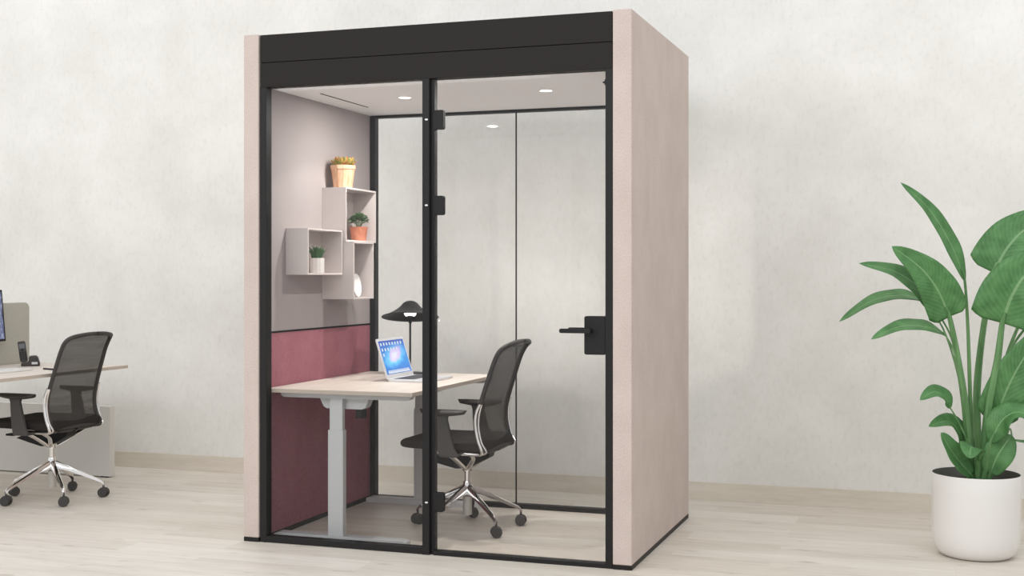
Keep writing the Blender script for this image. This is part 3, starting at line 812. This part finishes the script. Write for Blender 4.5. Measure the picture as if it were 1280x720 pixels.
# ------------------------------------------------------------------ large plant
CX, CY, YAW, F, HZ = 3.2585, -5.4710, 0.3297333, 1593.617, 343.8
cs, sn = math.cos(YAW), math.sin(YAW)
PX, PY = 3.380, 0.828
plant = thing('bird_of_paradise_plant', 'tall bird-of-paradise plant with broad green leaves in a white pot', 'potted plant', (PX, PY, 0))
Rv = Vector((cs, sn, 0)); Tv = Vector((sn, -cs, 0))     # right / towards the room
def at(px, py, t=0.0):
    """plant-local point: sideways, height, and t metres towards the room"""
    d = 5.92 - t
    return Rv * ((px - 640) / F * d - 2.155) + Tv * t + Vector((0, 0, 1.3 - (py - HZ) / F * d))
bm = bmesh.new()
prof = [(0, 0), (0.140, 0), (0.160, 0.008), (0.180, 0.030), (0.191, 0.065), (0.1955, 0.115), (0.197, 0.30), (0.198, 0.378), (0.1965, 0.382), (0.193, 0.381), (0.191, 0.30), (0.188, 0.25), (0, 0.25)]
lathe(bm, prof, 96, mi=[0] * 9 + [1, 1, 1])
link('pot', bm, [M['potwhite'], M['potinside']], plant, smooth=True)
bm = bmesh.new(); lathe(bm, [(0, 0.345), (0.08, 0.343), (0.16, 0.337), (0.190, 0.333), (0.19, 0.30), (0, 0.30)], 64); link('soil', bm, M['soil'], plant, smooth=True)

def frond(stem, sr, mid, hw, facing, fold=0.25, tipn=0.0, shape='lance', nlen=22):
    """stem: petiole points; mid: midrib points; hw half width (m); facing: blade normal hint in (right, towards, up)"""
    root = None
    fn = (Rv * facing[0] + Tv * facing[1] + Vector((0, 0, facing[2]))).normalized()
    md = catmull([at(*p) for p in mid], max(3, nlen // (len(mid) - 1)))
    bm = bmesh.new(); uvl = bm.loops.layers.uv.new(); rows = []
    L = len(md)
    for i, p in enumerate(md):
        u = i / (L - 1)
        t = (md[min(i + 1, L - 1)] - md[max(i - 1, 0)]).normalized()
        s = t.cross(fn)
        if s.length < 1e-3: s = Vector((1, 0, 0))
        s.normalize(); n = s.cross(t).normalized()
        if n.dot(fn) < 0: n = -n
        if shape == 'lance': w = (0.12 + 0.88 * math.sin(PI / 2 * u / 0.35)) if u < 0.35 else (1 - ((u - 0.35) / 0.65) ** 1.9)
        elif shape == 'broad': w = min(1, (u / 0.20 + 0.55)) ** 0.8 * (1 - u ** 2.6) ** 0.95 if u < 1 else 0
        else: w = math.sin(PI * (0.08 + 0.92 * u)) ** 0.7
        w = max(w, 0.01) * hw
        row = []
        for k in range(9):
            q = -1 + k / 4
            wav = 0.0025 * hw / 0.1 * math.sin(u * 21 + q * 1.7) * abs(q)
            pt = p + s * (q * w * math.cos(fold * abs(q))) + n * (abs(q) * w * math.sin(fold) + wav)
            row.append((bm.verts.new(pt), (q + 1) / 2, u))
        rows.append(row)
    for a, b in zip(rows, rows[1:]):
        for k in range(8):
            q = (a[k], a[k + 1], b[k + 1], b[k]); f = bm.faces.new([x[0] for x in q])
            for lp, x in zip(f.loops, q): lp[uvl].uv = (x[1], x[2])
    lf = link('leaf', bm, M['leaf'], plant, smooth=True)
    sol = lf.modifiers.new('thick', 'SOLIDIFY'); sol.thickness = 0.0018
    if stem:
        pts = catmull([at(*p) for p in stem] + [md[0], md[min(3, L - 1)]], 6)
        bm = bmesh.new(); n_ = len(pts)
        tube(bm, pts, [sr * (1.0 - 0.62 * i / (n_ - 1)) for i in range(n_)], 8)
        link('leaf_stalk', bm, M['stemgreen'], lf, smooth=True)
    return lf

# 1 tall sword leaf
frond([(1216, 600, .02), (1213, 500, .03), (1210, 410, .03)], .011, [(1206, 350, .04), (1190, 308, .05), (1162, 262, .06), (1126, 228, .08)], .050, (0.55, 1, .25), fold=.15)
# 2 broad leaf left of it
frond([(1214, 600, .05), (1207, 510, .07), (1196, 440, .09)], .020, [(1187, 396, .10), (1172, 362, .13), (1150, 334, .15), (1115, 308, .16)], .098, (-.15, 1, .30), fold=.18, shape='broad')
# 3 narrow arching
frond([(1212, 600, .0), (1206, 500, .04), (1192, 430, .06)], .007, [(1177, 398, .07), (1156, 366, .08), (1120, 340, .10), (1074, 329, .14)], .062, (-.2, .95, .9), fold=.15)
# 4 long arching far left
frond([(1213, 600, -.02), (1204, 500, -.04), (1183, 420, -.05)], .006, [(1156, 376, -.05), (1128, 369, -.05), (1090, 376, -.04), (1049, 402, -.03)], .060, (-.15, .42, 1), fold=.12)
# 5 lower arching
frond([(1214, 600, .06), (1208, 520, .1), (1196, 450, .12)], .006, [(1182, 419, .13), (1160, 409, .15), (1125, 408, .17), (1089, 424, .2)], .064, (-.1, .45, 1), fold=.12)
# 6 big upper right, behind
frond([(1224, 600, -.05), (1221, 500, -.08), (1228, 420, -.1)], .021, [(1242, 341, -.12), (1260, 309, -.13), (1286, 284, -.14), (1335, 264, -.12)], .132, (-.30, 1, .35), fold=.22, shape='broad')
# 7 big middle right, in front
frond([(1228, 600, .06), (1236, 510, .09), (1247, 450, .11)], .023, [(1253, 404, .13), (1266, 368, .16), (1288, 338, .17), (1332, 312, .16)], .150, (-.25, 1, .25), fold=.2, shape='broad')
# 8 lower right large
frond([(1231, 600, .04), (1236, 560, .06)], .026, [(1244, 524, .08), (1262, 480, .12), (1285, 440, .15), (1318, 398, .16)], .095, (-.45, 1, .1), fold=.25, shape='broad')
# 9 drooping to the right
frond([(1229, 600, .1), (1236, 565, .13)], .013, [(1238, 553, .14), (1254, 524, .18), (1278, 516, .22), (1312, 540, .26)], .068, (.05, .6, .8), fold=.25)
# 10 short upright lower right
frond([(1235, 605, .1)], .010, [(1238, 592, .12), (1246, 572, .14), (1256, 556, .15), (1265, 544, .15)], .068, (-.35, 1, .2), fold=.25, shape='mid')
# 11 thin leaf running out right
frond([(1235, 600, 0), (1250, 560, -.02), (1262, 536, -.03)], .006, [(1266, 550, .1), (1280, 553, .1), (1300, 553, .1), (1318, 560, .1)], .022, (0, .2, 1))
# 12 short pointed lower left
frond([(1216, 605, .08)], .010, [(1214, 594, .1), (1200, 578, .12), (1188, 562, .14), (1176, 541, .16)], .058, (.55, 1, .3), fold=.3, shape='mid')
# 13 arched lower left
frond([(1216, 605, .02)], .012, [(1210, 586, .03), (1203, 548, .05), (1186, 527, .08), (1161, 533, .12)], .062, (.1, .6, .7), fold=.25)
# 14 small leaf on a thin stalk
frond([(1218, 600, .06), (1210, 555, .1), (1197, 525, .13)], .0055, [(1188, 510, .14), (1181, 496, .15), (1167, 490, .17), (1150, 500, .2)], .050, (.1, .6, .75), fold=.2)
# 15 small folded front leaf
frond([(1222, 600, .09)], .014, [(1222, 574, .13), (1218, 560, .16), (1214, 560, .20), (1212, 573, .25)], .058, (0, .5, 1), fold=.1, shape='mid')
# 16 leaf leaning out behind, right
frond([(1230, 600, -.02), (1243, 500, -.08), (1264, 430, -.12)], .012, [(1286, 380, -.14), (1292, 345, -.15), (1296, 315, -.16), (1292, 280, -.17)], .085, (-.3, 1, .2), shape='broad')
# 17 thin stalks with small leaves in the middle
frond([(1234, 600, 0), (1246, 500, .02), (1262, 440, .03)], .009, [(1290, 400, .03), (1305, 380, .03), (1320, 366, .03), (1340, 360, .03)], .05, (-.2, .8, .5))
# 18 low leaf at the back of the clump
frond([(1236, 605, -.03)], .012, [(1240, 590, -.05), (1244, 572, -.06), (1240, 556, -.08), (1236, 545, -.1)], .05, (0, 1, .2), shape='mid')

# ------------------------------------------------------------------ light
w = bpy.data.worlds.new('room_ambience'); sc.world = w; w.use_nodes = True
nt = w.node_tree; bg = nt.nodes['Background']
tc = nt.nodes.new('ShaderNodeTexCoord'); sp = nt.nodes.new('ShaderNodeSeparateXYZ'); rp = nt.nodes.new('ShaderNodeValToRGB')
nt.links.new(tc.outputs['Generated'], sp.inputs[0])
mr = nt.nodes.new('ShaderNodeMapRange'); mr.inputs['From Min'].default_value = -1; mr.inputs['From Max'].default_value = 1
nt.links.new(sp.outputs['Z'], mr.inputs['Value']); nt.links.new(mr.outputs[0], rp.inputs['Fac'])
e = rp.color_ramp.elements
e[0].position = 0.0; e[0].color = (0.58, 0.60, 0.62, 1)
e[1].position = 1.0; e[1].color = (0.92, 0.92, 0.93, 1)
for p_, c_ in ((0.45, (0.83, 0.85, 0.88, 1)), (0.51, (1.32, 1.35, 1.40, 1)), (0.64, (1.22, 1.25, 1.30, 1))):
    x = e.new(p_); x.color = c_
# left-to-right falloff added to the ambience, so the booth's right side stays darker
mx_ = nt.nodes.new('ShaderNodeMapRange'); mx_.inputs['From Min'].default_value = -1; mx_.inputs['From Max'].default_value = 1
mx_.inputs['To Min'].default_value = 1.10; mx_.inputs['To Max'].default_value = 0.74
nt.links.new(sp.outputs['X'], mx_.inputs['Value'])
st_ = nt.nodes.new('ShaderNodeMath'); st_.operation = 'MULTIPLY'; nt.links.new(mx_.outputs[0], st_.inputs[0]); st_.inputs[1].default_value = 0.80
nt.links.new(rp.outputs[0], bg.inputs['Color']); nt.links.new(st_.outputs[0], bg.inputs['Strength'])

def area(name, loc, size, energy, color=(0.985, 0.99, 1.0), rot=(0, 0, 0)):
    l = bpy.data.lights.new(name, 'AREA'); l.shape = 'RECTANGLE'; l.size, l.size_y = size; l.energy = energy; l.color = color
    o = bpy.data.objects.new(name, l); col.objects.link(o); o.location = loc; o.rotation_euler = rot
    return o
area('overhead_fill', (-3.2, -1.6, 3.85), (2.6, 1.6), 20, rot=(math.radians(20), 0, 0))  # unseen overhead lights, added to brighten the upper wall and room
area('overhead_fill', (0.6, -2.6, 3.85), (2.6, 1.6), 28, rot=(math.radians(20), 0, 0))
area('overhead_fill', (4.4, -1.6, 3.85), (2.6, 1.6), 28, rot=(math.radians(20), 0, 0))
for lx in (-1.6, 2.6):
    area('overhead_fill', (lx, -5.2, 3.5), (2.8, 1.2), 42, rot=(math.radians(40), 0, 0))  # unseen extra row, added to brighten the booth interior through its front glass
for lx in (-3.6, 0.4, 4.6):
    area('wall_fill', (lx, 0.75, 3.85), (3.6, 0.25), 11.5, rot=(math.radians(12), 0, 0))  # unseen strips added above the gap to light the wall behind the booth
l = bpy.data.lights.new('lamp_glow', 'POINT'); l.energy = 0.6; l.shadow_soft_size = 0.02; l.color = (1, 0.92, 0.82)
lo = bpy.data.objects.new('lamp_glow', l); col.objects.link(lo); lo.location = (0.42, 1.07, 1.045)

# ------------------------------------------------------------------ camera
cam = bpy.data.cameras.new('camera'); cam.sensor_width = 36; cam.lens = F * 36 / 1280
cam.shift_y = -(360 - HZ) / 1280
co = bpy.data.objects.new('camera', cam); col.objects.link(co)
co.location = (CX, CY, 1.3); co.rotation_euler = (PI / 2, 0, YAW)
sc.camera = co
sc.view_settings.view_transform = 'Standard'; sc.view_settings.look = 'None'
sc.view_settings.gamma = 1; sc.view_settings.use_curve_mapping = False
sc.view_settings.exposure = 0.09
sc.cycles.transparent_max_bounces = 24
sc.cycles.max_bounces = 10
sc.cycles.use_denoising = True
